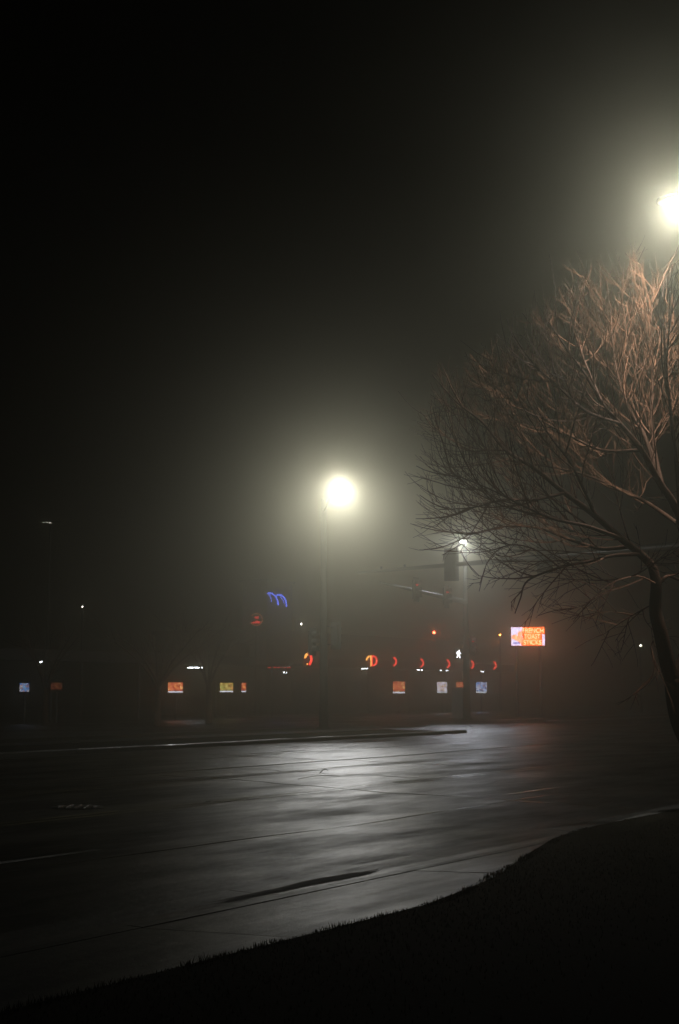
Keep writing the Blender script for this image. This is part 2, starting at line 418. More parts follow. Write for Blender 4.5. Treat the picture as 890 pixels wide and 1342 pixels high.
def pole(root, base, h, r0, r1, mt=None):
    base = Vector(base); mt = mt or M['polep']
    MB().tube([base + Vector((0, 0, z*h)) for z in (0, .25, .5, .75, 1)], [r0+(r1-r0)*z for z in (0, .25, .5, .75, 1)], 14).build('pole', mt, root, smooth=True)
    f = MB().box(base + Vector((0, 0, .02)), (r0*3.2, r0*3.2, .04)).build('base_plate', mt, root)
    for sx in (-1, 1):
        for sy in (-1, 1):
            MB().tube([base + Vector((sx*r0*1.25, sy*r0*1.25, .03)), base + Vector((sx*r0*1.25, sy*r0*1.25, .10))], .02, 6).build('bolt', mt, f)
def signal_head(root, c, face, red=False, size=1.0, plate=True, mt=None):
    b = basis(face); c = Vector(c); s = size
    h = MB().box(c, (.32*s, .20*s, 1.02*s), b).build('signal_head', M['signal'], root, bevel=.02*s)
    if plate:
        MB().box(c + b @ Vector((0, .06*s, 0)), (.58*s, .012, 1.30*s), b).build('backplate', M['signal'], h)
    for i in range(3):
        z = (1-i)*.335*s
        mb = MB(); k = 10
        for y in (.10, .34):
            for j in range(k+1):
                a = math.pi*(-.15+1.3*j/k); mb.v.append(c + b @ Vector((math.cos(a)*.145*s, y*s, z+math.sin(a)*.145*s)))
        for j in range(k): mb.f.append((j, j+1, k+2+j, k+1+j))
        mb.build('visor', M['signal'], h)
        MB().tube([c + b @ Vector((0, .095*s, z)), c + b @ Vector((0, .12*s, z))], .125*s, 14).build('lens', M['redlens'] if (red and i == 0) else M['glass'], h)
    return h

UD = Vector((CS, SN, 0)); SD = Vector((-SN, CS, 0))     # along the road; across it, away from camera
# near lamp at the right edge: its head hangs over the road, pole just outside the picture
head = at(898, 264, 18.0); uh, sh = to_us(head)
pb = us(uh + .3, 5.3, .1)
root = thing('street_lamp', 'street lamp glaring white at the right edge above the bare tree', 'street lamp', pb, 'street lamps')
pole(root, pb, head.z - .15, .11, .065)
arm = rise(pb + Vector((0, 0, head.z-.5)), head - SD*.35 + Vector((0, 0, -.44)), 10, .5)
MB().tube(arm, .035, 8).build('arm', M['galv'], root, smooth=True)
luminaire(root, head, SD, M['lamp_near'], 400, (1, 1, 1), .035, 152, 28)
# lamp on the thick signal pole in mid picture
pb = at_z(424, 960, 0.0); pb.z = .1
head = at(446, 636, 51.5)
root = thing('street_lamp', 'street lamp with glowing halo in mid picture, two dark signal heads on its pole', 'street lamp', pb, 'street lamps')
pole(root, pb, head.z - .1, .17, .10)
fw = Vector((head.x-pb.x, head.y-pb.y, 0)).normalized()
MB().tube(rise(pb + Vector((0, 0, head.z-.6)), head - fw*.35 + Vector((0, 0, -.44)), 10, .5), .04, 8).build('arm', M['galv'], root, smooth=True)
luminaire(root, head, fw, M['lamp'], 1150, (1, 1, 1), .045, 168, 2)
for (px, py, dd, face) in ((439.5, 833, 55.6, UD), (408.5, 841, 55.3, -SD)):
    c = at(px, py, dd); h = signal_head(root, c, face, False, .82)
    MB().tube([(pb.x, pb.y, c.z+.35), (c.x, c.y, c.z+.35)], .022, 6).build('bracket', M['dark'], root)
    MB().tube([(pb.x, pb.y, c.z-.35), (c.x, c.y, c.z-.35)], .022, 6).build('bracket', M['dark'], root)
# corner signal pole: mast arm over the driveway, lamp on top, walk signal
pb = at_z(612, 946, 0.0); pb.z = .1
root = thing('traffic_signal', 'corner signal pole with bluish lamp on top and lit walking-figure signal', 'traffic signal', pb, 'traffic signals')
head = at(607, 710, 73.0)
pole(root, pb, head.z - .1, .19, .10)
fw = Vector((head.x-pb.x, head.y-pb.y, 0)).normalized()
MB().tube(rise(pb + Vector((0, 0, head.z-.6)), head - fw*.35 + Vector((0, 0, -.44)), 10, .5), .04, 8).build('arm', M['galv'], root, smooth=True)
luminaire(root, head, fw, M['lamp_far'], 650, (.84, .88, 1), .06, 170, 5)
zA = at(612, 789, pb.y).z
tip = at_z(499, 763.5, zA + .05)
MB().tube([Vector((pb.x, pb.y, zA)).lerp(tip, i/8) for i in range(9)], [.13-.08*i/8 for i in range(9)], 10).build('mast_arm', M['galv'], root, smooth=True)
for px in (540, 580):
    t = (px-612)/(499-612.0); c = Vector((pb.x, pb.y, zA)).lerp(tip, t*1.0)
    # find parameter whose column is px
    best = min((abs(((lambda p: 445+FPX*p.x/(p.y*cP+(p.z-EYE)*sP))(Vector((pb.x, pb.y, zA)).lerp(tip, q/200))-px)), q) for q in range(201))[1]
    c = Vector((pb.x, pb.y, zA)).lerp(tip, best/200); c = c - SD*.18
    signal_head(root, c, -SD, True, .86)
c = at(618, 846, pb.y-.1); signal_head(root, c, (Vector((.8, -.6, 0))), True, .8)
MB().tube([(pb.x, pb.y, c.z), (c.x, c.y, c.z)], .022, 6).build('bracket', M['dark'], root)
c = at(601, 857, pb.y-.3); b = basis(Vector((-.05, -1, 0)))
ph_ = MB().box(c + b @ Vector((0, -.1, 0)), (.46, .18, .5), b).build('pedestrian_signal', M['signal'], root, bevel=.02)
MB().box(c + b @ Vector((0, .10, .27)), (.46, .22, .02), b).build('visor', M['signal'], ph_)
def fig(pts): return [c + b @ Vector((-x*.19, 0, y*.21)) for (x, y) in pts]
mb = MB()
mb.poly(fig([(.12*math.cos(a*math.pi/5)+.18, .14*math.sin(a*math.pi/5)+.86) for a in range(10)]), .015, b @ Vector((0, 1, 0)))
mb.poly(fig([(-.12, .68), (.3, .7), (.42, .3), (.72, .12), (.66, .0), (.3, .14), (.25, .36), (.22, -.02), (.38, -.4), (.5, -.98), (.28, -1), (.14, -.48), (-.02, -.3), (-.3, -.98), (-.55, -.92), (-.26, -.2), (-.2, .34), (-.5, .02), (-.62, .1), (-.36, .5)]), .015, b @ Vector((0, 1, 0)))
mb.build('walking_figure', M['walk'], ph_)
MB().tube([(pb.x, pb.y, c.z), (c.x, c.y, c.z)], .022, 6).build('bracket', M['dark'], root)
# mast arm over the main road, reaching in from the right behind the tree
zA = 6.75
tip = at_z(469, 750.5, zA); rt = at_z(702, 731, zA); dirn = (rt - tip)
end = tip + dirn*1.95; end.z = zA
root = thing('traffic_signal', 'long signal mast arm reaching in behind the bare tree, two heads seen from behind', 'traffic signal', (end.x, end.y, .0), 'traffic signals')
pole(root, (end.x, end.y, 0), zA + .5, .2, .16)
MB().tube([end.lerp(tip, i/10) for i in range(11)], [.17-.115*i/10 for i in range(11)], 12).build('mast_arm', M['galv'], root, smooth=True)
awayf = Vector((.22, 1, 0))
for px, dz in ((590.5, .0), (712.5, .02)):
    best = min((abs((lambda p: 445+FPX*p.x/(p.y*cP+(p.z-EYE)*sP))(tip.lerp(end, q/400))-px), q) for q in range(401))[1]
    c = tip.lerp(end, best/400) + Vector((0, -.05, dz)) + awayf.normalized()*.05
    h = signal_head(root, c + Vector((0, -.25, 0)), awayf, False, 1.04)
    MB().box(c + Vector((0, -.1, 0)), (.08, .16, .4)).build('clamp', M['galv'], root)
for px in (500, 531):
    best = min((abs((lambda p: 445+FPX*p.x/(p.y*cP+(p.z-EYE)*sP))(tip.lerp(end, q/400))-px), q) for q in range(401))[1]
    c = tip.lerp(end, best/400); MB().box(c + Vector((0, 0, .12)), (.09, .09, .12)).build('cable_clamp', M['galv'], root)
isl = MB().tube([(end.x, end.y, .003), (end.x, end.y, .11)], [1.25, 1.2], 24).build('traffic_island', M['kerb'])
tag(isl, kind='structure')
# controller cabinet by the corner pole
c = at_z(602, 944, 0.0); c.z = .1
root = thing('signal_cabinet', 'dark signal control cabinet beside the corner signal pole', 'utility cabinet', c)
zt = at(602, 902, c.y).z
b = basis((-.1, -1, 0))
MB().box(c + Vector((0, 0, .1)), (.9, .7, .2), b).build('plinth', M['kerb'], root)
MB().box(c + Vector((0, 0, .2 + (zt-.35)/2)), (.76, .6, zt-.35), b).build('cabinet', M['steel'], root, bevel=.015)
MB().box(c + Vector((0, 0, zt-.11)), (.84, .68, .06), b).build('lid', M['steel'], root)
dr = MB().box(c + b @ Vector((0, .306, .2+(zt-.35)/2)), (.66, .012, zt-.5), b).build('door', M['steel'], root)
MB().box(c + b @ Vector((.24, .325, .9)), (.03, .03, .14), b).build('handle', M['galv'], dr)

# ------------------------------------------------------------------ drive-in
SC = 50.0
def canopy(px0, px1, label, crescents, tubes, doubles=()):
    a = on_s(px0, SC, 3.3); bb = on_s(px1, SC, 3.3); u0 = to_us(a)[0]; u1 = to_us(bb)[0]
    base = us((u0+u1)/2, SC+2, .012)
    root = thing('drive_in_canopy', label, 'canopy', base, 'parking canopies of the drive-in')
    b = basis(SD)                          # right = along +u (SD x up)
    L_ = u1-u0
    MB().box(us((u0+u1)/2, SC+2.6, 3.2), (L_, 5.2, .12), b).build('roof', M['roof'], root)
    MB().box(us((u0+u1)/2, SC-.03, 3.32), (L_+.1, .05, .52), b).build('fascia', M['roof'], root)
    k = max(2, int(L_/5.5))
    for i in range(k+1):
        p = us(u0+.4+(L_-.8)*i/k, SC+2.6, .012)
        MB().tube([p, p + Vector((0, 0, 3.14))], .075, 8).build('post', M['galv'], root)
    for px, py in crescents:
        c = on_s(px, SC-.1, 3.3); d = c.y; c = at(px, py, d)
        face = Vector((-.1, -1, 0)); q = basis(face)
        MB().tube([c + q @ Vector((-.23*math.cos(t)+.11, 0, .28*math.sin(t))) for t in [(-80+160*i/12)*math.pi/180 for i in range(13)]], .05, 6).build('neon_crescent', M['red'], root)
    for px, py, kind in doubles:
        c = at(px, py, on_s(px, SC-.1, 3.3).y); q = basis(Vector((-.1, -1, 0)))
        sx = .3 if kind == 'ring' else .15
        half = [(-90+180*i/12)*math.pi/180 for i in range(13)]
        for sgn, mt in ((1, 'amber'), (-1, 'red')):
            pts = [c + q @ Vector((sgn*(.04+sx*math.cos(t)), 0, .32*math.sin(t))) for t in half]
            if kind == 'ring': pts.append(pts[0])
            MB().tube(pts, .055 if kind == 'ring' else .07, 6).build('neon_half_ring', M[mt], root)
    for px, py, w_ in tubes:
        c = at(px, py, on_s(px, SC+1.6, 3.0).y); c.z = min(c.z, 3.08)
        f = MB().box(c + Vector((0, 0, .05)), (w_+.06, .16, .04), basis((0, 1, 0))).build('light_fitting', M['galv'], root)
        MB().tube([c - Vector((w_/2, 0, 0)), c + Vector((w_/2, 0, 0))], .03, 8).build('tube_lamp', M['tubelamp'], f)
    return root
canopy(-25, 334, 'dark drive-in canopy at the left, one white tube lamp beneath', [], [(250, 875, .35), (260.5, 875, .5), (54, 867.5, .12)])
canopy(397, 672, 'drive-in canopy with red neon crescents along its edge', [(517, 867), (552.5, 869), (587, 870), (618.5, 871), (648, 872)],
       [(478, 869.5, .42), (548, 872.5, .22), (553, 872.5, .18), (578, 873, .12), (586, 873, .18), (632, 874, .25)], [(404, 864, 'oval'), (487, 866, 'ring')])
def menu(px, w_px, h_px, mt, label, cy=901, s=SC+.6, strip_=True, tall=1.0):
    c = on_s(px, s, 1.75); d = c.y; c = at(px, cy, d)
    k = d/FPX; W_ = w_px*k; H = h_px*k
    root = thing('menu_board', label, 'menu board', (c.x, c.y + .1, .012), 'lit menu boards at the parking stalls')
    q = basis((-c.x*.004 - .05, -1, 0))
    MB().box(c + q @ Vector((0, -.08, 0)), (W_+.12, .14, H+.12), q).build('cabinet', M['dark'], root, bevel=.01)
    o = MB().box(Vector((0, 0, 0)), (W_, .012, H*.84)).build('menu_print', M[mt], root)
    o.matrix_parent_inverse = root.matrix_basis.inverted(); o.matrix_basis = Matrix.Translation(c + q @ Vector((0, .0, H*.08))) @ q.to_4x4()
    if strip_: MB().box(c + q @ Vector((0, .004, -H*.43)), (W_, .014, H*.12), q).build('price_strip', M['strip'], root)
    z0 = c.z - H/2 - .06
    MB().tube([(c.x, c.y+.1, .012), (c.x, c.y+.1, z0+.05)], .06, 8).build('post', M['galv'], root)
    return root
menu(32, 12, 13, 'menu_blued', 'blue lit menu board farthest left behind a bare tree', 902, strip_=False)
menu(74, 14, 10, 'menu_dim', 'very dim reddish menu board right of the leftmost tree trunk', 900, strip_=False)
menu(230, 19, 13, 'menu_warm', 'red lit menu board just right of the left tree trunk')
menu(297, 17, 12, 'menu_yellow', 'yellow and green lit menu board left of the narrow red one')
menu(319.5, 6, 12, 'menu_warm', 'narrow red lit menu board left of the lamp pole')
menu(523, 15.5, 15, 'menu_warm', 'orange lit menu board under the red crescents, first right of the lamp pole')
menu(579.5, 13, 14, 'menu_pale', 'white framed lit menu board left of the signal cabinet')
menu(604.5, 12, 8, 'menu_warm', 'orange menu board showing just above the signal cabinet', 898, strip_=False)
menu(631, 14, 14, 'menu_blue', 'blue lit menu board right of the corner signal pole')

# restaurant building behind the canopies
SB = 56.0
p0 = on_s(326, SB, 0); p1 = on_s(606, SB, 0); u0 = to_us(p0)[0]; u1 = to_us(p1)[0]
b = basis(SD); L_ = u1-u0; HB = 5.4
root = thing('restaurant_building', 'dark flat-roofed drive-in restaurant with blue neon arcs on its tower', 'building', us((u0+u1)/2, SB+4, .012))
MB().box(us((u0+u1)/2, SB+4, HB/2), (L_, 8, HB), b).build('wall', M['wall'], root)
rf = MB().box(us((u0+u1)/2, SB+4, HB+.1), (L_+.4, 8.4, .24), b).build('roof', M['roof'], root)
def uat(px, s): return to_us(on_s(px, s, 3))[0]
for px in (345, 385, 425, 465, 505, 545, 580):
    uu = uat(px, SB); wn = MB().box(us(uu, SB-.02, 1.6), (1.7, .08, 1.5), b).build('window', M['dark'], root)
    MB().box(us(uu-.41, SB-.07, 1.6), (.76, .03, 1.36), b).build('pane', M['glass'], wn); MB().box(us(uu+.41, SB-.07, 1.6), (.76, .03, 1.36), b).build('pane', M['glass'], wn)
uu = uat(445, SB); dr = MB().box(us(uu, SB-.03, 1.07), (1.0, .07, 2.1), b).build('door', M['dark'], root)
MB().box(us(uu+.38, SB-.09, 1.05), (.04, .05, .3), b).build('handle', M['galv'], dr)
ut = uat(366, SB-.6)
tw = MB().box(us(ut, SB+.4, 4.4), (2.9, 2.0, 8.8), b).build('tower', M['wall'], root)
MB().box(us(ut, SB+.4, 8.87), (3.2, 2.3, .14), b).build('tower_cap', M['roof'], tw)
def fpt(px, py, s):                      # point on a vertical wall plane at road offset s
    v = ray(px, py); t = s/(-SN*v.x + CS*v.y); return Vector((0, 0, EYE)) + v*t
for path, rad in (([(352, 777), (357, 778), (361, 781), (363.5, 786), (365, 793)], .038), ([(353, 778.5), (355, 783), (356, 789)], .016), ([(363, 780), (368, 779.5), (372.5, 783), (375, 788.5), (375.5, 795)], .036), ([(367, 782), (371, 786), (372.5, 792)], .016), ([(350, 777.5), (353, 779), (354.5, 782)], .016)):
    pts = [fpt(x, y, SB-.72) for x, y in path]; out = []
    for i in range(len(pts)-1):
        for j in range(4): out.append(pts[i].lerp(pts[i+1], j/4))
    out.append(pts[-1])
    MB().tube(out, rad, 6).build('neon_arc', M['blue'], root)
# illegible red neon lettering: small strokes in one row
mb = MB(); x = 352.0
while x < 382:
    wd = rnd.uniform(1.2, 2.4); k = rnd.choice(((0, 0, 0, 1), (0, 0, 0, 1, 1, 1), (0, 1, 1, 1, 1, 0), (0, .5, 1, .5)))
    pts = [fpt(x+wd*k[i]*.8, 871.2+3.8*k[i+1], SB-.74) for i in range(0, len(k), 2)]
    mb.tube(pts, .03, 5); mb.tube([fpt(x, 871, SB-.74), fpt(x, 875, SB-.74)], .03, 5); x += wd + .7
mb.build('red_neon_row', M['red_dim'], root)
for x, wd in ((372.3, 2.6), (375.6, .8)):
    MB().box(fpt(x, 881.5, SB-.76), (wd*.052, .03, .1), b).build('lit_fitting', M['tubelamp'], root)
c = fpt(569, 830, SB-.3); MB().tube([c - Vector((0, 0, .14)), c], .05, 8).build('lamp_bracket', M['dark'], rf)
def ball(name, c, r, mt, parent):
    bm = bmesh.new(); bmesh.ops.create_icosphere(bm, subdivisions=2, radius=r, matrix=Matrix.Translation(c)); me = bpy.data.meshes.new(name); bm.to_mesh(me); bm.free()
    me.materials.append(mt); o = bpy.data.objects.new(name, me); C.objects.link(o); o.parent = parent; o.matrix_parent_inverse = parent.matrix_basis.inverted(); return o
ball('red_lamp', c + Vector((0, 0, .05)), .10, M['pointr'], rf)
c = fpt(395, 818, SB-.35); ball('white_lamp', c, .06, M['point'], root); MB().box(c + Vector((.05, .25, .08)), (.06, .5, .06), basis(SD)).build('lamp_arm', M['dark'], root)
MB().box(fpt(395, 838, SB-.02) , (.9, .5, 2.6), b).build('roof_screen', M['wall'], rf)
# round sign on its own post
c = fpt(336, 812, SB-1.2)
root = thing('round_sign', 'faint round red sign with pale ring, left of the blue neon arcs', 'sign', (c.x, c.y, .012))
MB().tube([(c.x, c.y+.12, .012), (c.x, c.y+.12, c.z-.3)], .07, 8).build('post', M['dark'], root)
q = basis((0, -1, 0)); R0 = .39
MB().tube([c + Vector((0, .12, 0)), c + Vector((0, .04, 0))], R0+.05, 24).build('disc', M['dark'], root)
MB().tube([c + q @ Vector((-R0*math.cos(t), 0, R0*math.sin(t))) for t in [(-150+290*i/30)*math.pi/180 for i in range(31)]], .028, 6).build('ring', M['ring'], root)
mb = MB()
mb.poly([c + q @ Vector((x, .0, y)) for x, y in ((.30, -.24), (-.22, -.24), (-.24, -.12), (-.05, -.06), (.12, -.14), (.28, -.16))], .02, (0, -1, 0))
mb.poly([c + q @ Vector((x, .0, y)) for x, y in ((.1, .18), (-.14, .2), (-.16, .08), (.04, .06))], .02, (0, -1, 0))
mb.build('emblem', M['red_dim'], root)

# electronic message sign
c = at(692, 834, 87.0); k = 87.0/FPX; W_ = 43.5*k; H = 24*k
root = thing('message_sign', 'bright electronic sign reading FRENCH TOAST STICKS in yellow on orange', 'sign', (c.x, c.y+.2, .012))
q = basis((-.10, -1, 0))
def sp(x, z, y=0): return c + q @ Vector((-x*W_, y, z*H))      # x -.5 left .. .5 right as seen, z up
MB().box(c + q @ Vector((0, -.16, 0)), (W_+.18, .28, H+.18), q).build('cabinet', M['dark'], root, bevel=.02)
for sx in (-.35, .35):
    p = sp(sx, 0, -.16); MB().tube([(p.x, p.y, .012), (p.x, p.y, c.z-H/2-.05)], .09, 10).build('post', M['dark'], root)
scr = MB().box(c + q @ Vector((0, -.005, 0)), (W_, .02, H), q).build('screen', M['led_bg'], root)
mb = MB().poly([sp(x, z, .012) for x, z in ((-.498, .495), (-.16, .495), (-.20, .2), (-.155, -.12), (-.22, -.42), (-.16, -.495), (-.498, -.495))], .006, q @ Vector((0, 1, 0)))
mb.build('white_area', M['led_white'], scr)
mb = MB().poly([sp(x, z, .012) for x, z in ((.42, .12), (.498, .12), (.498, -.495), (.43, -.495))], .006, q @ Vector((0, 1, 0)))
mb.build('white_area', M['led_white'], scr)
mb = MB()
for cx, cz, a, b_ in ((-.40, -.04, .1, .14), (-.28, -.1, .12, .17), (-.24, .16, .07, .12), (-.22, -.3, .06, .1)):
    mb.poly([sp(cx+a*math.cos(t*math.pi/6)*(1+.12*math.sin(3*t)), cz+b_*math.sin(t*math.pi/6), .02) for t in range(12)], .006, q @ Vector((0, 1, 0)))
mb.build('food_picture', M['led_food'], scr)
mb = MB()
for i in range(5):
    x = -.44+.04*i; mb.poly([sp(x, -.3-.05*(i % 2), .024), sp(x+.03, -.3, .024), sp(x+.035, -.42, .024), sp(x+.005, -.4, .024)], .006, q @ Vector((0, 1, 0)))
mb.build('blue_mark', M['led_blue'], scr)
for txt, z, x0 in (('FRENCH', .315, .155), ('TOAST', .0, .125), ('STICKS', -.325, .13)):
    cu = bpy.data.curves.new('lettering', 'FONT'); cu.body = txt; cu.align_x = 'CENTER'; cu.align_y = 'CENTER'; cu.size = 1; cu.extrude = .01; cu.offset = .012
    to = bpy.data.objects.new('lettering', cu); C.objects.link(to)
    bpy.context.view_layer.update()
    me = bpy.data.meshes.new_from_object(to.evaluated_get(bpy.context.evaluated_depsgraph_get())); bpy.data.objects.remove(to)
    xs = [v.co.x for v in me.vertices]; ys = [v.co.y for v in me.vertices]; wx = max(xs)-min(xs); hy = max(ys)-min(ys); mx_ = (max(xs)+min(xs))/2; my = (max(ys)+min(ys))/2
    tw_ = {'FRENCH': .62, 'TOAST': .48, 'STICKS': .54}[txt]*W_; th = .26*H
    for v in me.vertices:
        v.co = (sp(x0, z, .024) + q @ Vector((-(v.co.x-mx_)/wx*tw_, v.co.z*.5, (v.co.y-my)/hy*th)))
    me.materials.clear(); me.materials.append(M['led_txt'])
    o = bpy.data.objects.new('lettering', me); C.objects.link(o); o.parent = scr

# small distant lamps on their own posts
def post_lamp(px, py, d, r_, mt, label, n=1, offs=((0, 0),)):
    c = at(px, py, d)
    root = thing('post_lamp', label, 'lamp', (c.x, c.y, .0), 'small distant lamps')
    MB().tube([(c.x, c.y+.15, 0), (c.x, c.y+.15, c.z+.1)], [.10, .06], 8).build('pole', M['dark'], root)
    MB().box((c.x, c.y+.12, c.z+r_+.04), (.3+.5*(n-1), .3, .05)).build('hood', M['dark'], root)
    for (ox, oz), rr in zip(offs, (r_, r_*.8, r_*.6)):
        ball('lamp', c + Vector((ox, 0, oz)), rr, M[mt], root)
post_lamp(108, 795, 88, .04, 'point', 'single small white lamp high in the dark at the left')
post_lamp(65.5, 685, 90, .035, 'pointd', 'row of three tiny glowing white balls on a tall mast far left', 3, ((0, 0), (-.17, .04), (-.4, 0)))  # three small glowing balls standing for bright points of unknown kind
post_lamp(655.5, 832, 110, .07, 'pointo', 'small orange lamp left of the electronic sign')
post_lamp(839.5, 846, 105, .06, 'point', 'small white lamp low behind the big bare tree')

# ------------------------------------------------------------------ trees
def smooth_path(pts, per=6):
    P = [pts[0]] + list(pts) + [pts[-1]]; out = []
    for i in range(1, len(P)-2):
        a, b_, c_, d_ = P[i-1], P[i], P[i+1], P[i+2]
        for j in range(per):
            t = j/per
            out.append(.5*((2*b_) + (c_-a)*t + (2*a-5*b_+4*c_-d_)*t*t + (3*b_-a-3*c_+d_)*t**3))
    out.append(P[-2]); return out
def plen(p): return sum((p[i+1]-p[i]).length for i in range(len(p)-1))
def pix(p):
    dd = p.y*cP + (p.z-EYE)*sP; return 445 + FPX*p.x/dd, 671 - FPX*((p.z-EYE)*cP - p.y*sP)/dd
ENV = [(562, 486), (545, 560), (548, 650), (552, 712), (600, 738), (622, 782), (650, 790), (664, 812), (686, 812), (740, 800), (782, 838), (805, 850), (800, 925), (860, 930), (1100, 900), (1200, 700), (1150, 480), (1000, 380), (900, 332), (850, 332), (770, 340), (735, 372), (708, 392), (690, 430), (640, 462), (600, 478)]
def inside(x, y):
    c_ = False; j = len(ENV)-1
    for i in range(len(ENV)):
        (xi, yi), (xj, yj) = ENV[i], ENV[j]
        if (yi > y) != (yj > y) and x < (xj-xi)*(y-yi)/(yj-yi)+xi: c_ = not c_
        j = i
    return c_
class Tree:
    env = False
    def __init__(self, rng, zmid, zdroop): self.r = rng; self.big = MB(); self.tw = MB(); self.n = 0; self.zmid = zmid; self.zd = zdroop
    def add(self, pts, r0, r1, pw=1.0):
        k = len(pts); rad = [r0+(r1-r0)*(i/(k-1))**pw for i in range(k)]
        (self.big if r0 > .016 else self.tw).tube(pts, rad, 8 if r0 > .04 else (5 if r0 > .016 else 3), cap=False); self.n += 1
    def shoot(self, p, d, L, r0, level, maxlev, dens):
        r = self.r; n = max(3, int(L/.11)+1); pts = [p.copy()]; d = d.normalized()
        wob = Vector((r.gauss(0, 1), r.gauss(0, 1), r.gauss(0, .6)))*.1
        for i in range(n):
            z = pts[-1].z
            up = .075 if z > self.zmid else (-.035 if z < self.zd else .02)
            if level >= 2 and z > self.zmid: up = .10
            d = (d + Vector((0, 0, up)) + wob*.13 + Vector((r.gauss(0, .045), r.gauss(0, .045), r.gauss(0, .04)))).normalized()
            pts.append(pts[-1] + d*(L/n))
        if self.env:
            jx, jy = r.gauss(0, 16), r.gauss(0, 18)
            for i in range(1, len(pts)):
                x_, y_ = pix(pts[i])
                if not inside(x_ + jx, y_ + jy):
                    pts = pts[:i]; break
            if len(pts) < 3: return
        self.add(pts, r0, max(.0022, r0*.35))
        if level < maxlev: self.kids(pts, r0, level, maxlev, dens, .18)
    def kids(self, pts, r0, level, maxlev, dens, t0=.12, r1=None):
        r = self.r; L = plen(pts); n = max(2, int(L*dens[level])); k = len(pts)-1
        for i in range(n):
            t = t0 + (1-t0)*(i + r.random())/n; t = min(.985, t)
            f = t*k; j = min(k-1, int(f)); p = pts[j].lerp(pts[j+1], f-j)
            tan = (pts[j+1]-pts[j]).normalized()
            ax = tan.orthogonal().normalized(); ax.rotate(Matrix.Rotation(r.uniform(0, 6.283), 3, tan))
            d = tan.copy(); d.rotate(Matrix.Rotation(R(r.uniform(20, 48)), 3, ax))
            ll = {1: r.uniform(.7, 1.7), 2: r.uniform(.3, 1.0), 3: r.uniform(.12, .45)}[level+1]*(1.1-.45*t)
            ll = min(ll, L*.7)
            rr = {1: .012, 2: .0056, 3: .0036}[level+1]*r.uniform(.75, 1.2)
            rr = min(rr, (r0*.7))
            self.shoot(p, d, ll, rr, level+1, maxlev, dens)

T = Tree(random.Random(21), 3.3, 2.75)
T.env = True
D0 = 18.0
base = at_z(922, 1100, .09); base = Vector((D0*(916-445)/FPX, D0, .05))
def pl(lst): return smooth_path([at(x, y, D0 + dz) for x, y, dz in lst], 6)
trunk = smooth_path([base, base + Vector((-.03, 0, .6)), at(893, 945, D0), at(884, 890, D0)], 6)
leader = pl([(888, 905, 0), (877, 878, -.05), (866, 830, -.1), (859, 800, -.1), (860, 765, -.1), (855, 742, -.1)])
tree = thing('bare_tree', 'large bare tree spreading across the right side, branches lit brown', 'tree', base, 'bare winter trees')
k = len(trunk)
mb = MB(); mb.tube(trunk, [.175-.04*min(1, i/6) for i in range(k)], 14)
kl = len(leader); mb.tube(leader, [.108-.05*i/(kl-1) for i in range(kl)], 12)
stem2 = smooth_path([at(886, 895, D0), at(905, 850, D0+.1), at(915, 790, D0+.2), at(905, 720, D0+.2), at(893, 680, D0+.2)], 6)
mb.tube(stem2, [.13-.05*i/(len(stem2)-1) for i in range(len(stem2))], 12)
mb.build('trunk', M['bark'], tree, smooth=True)
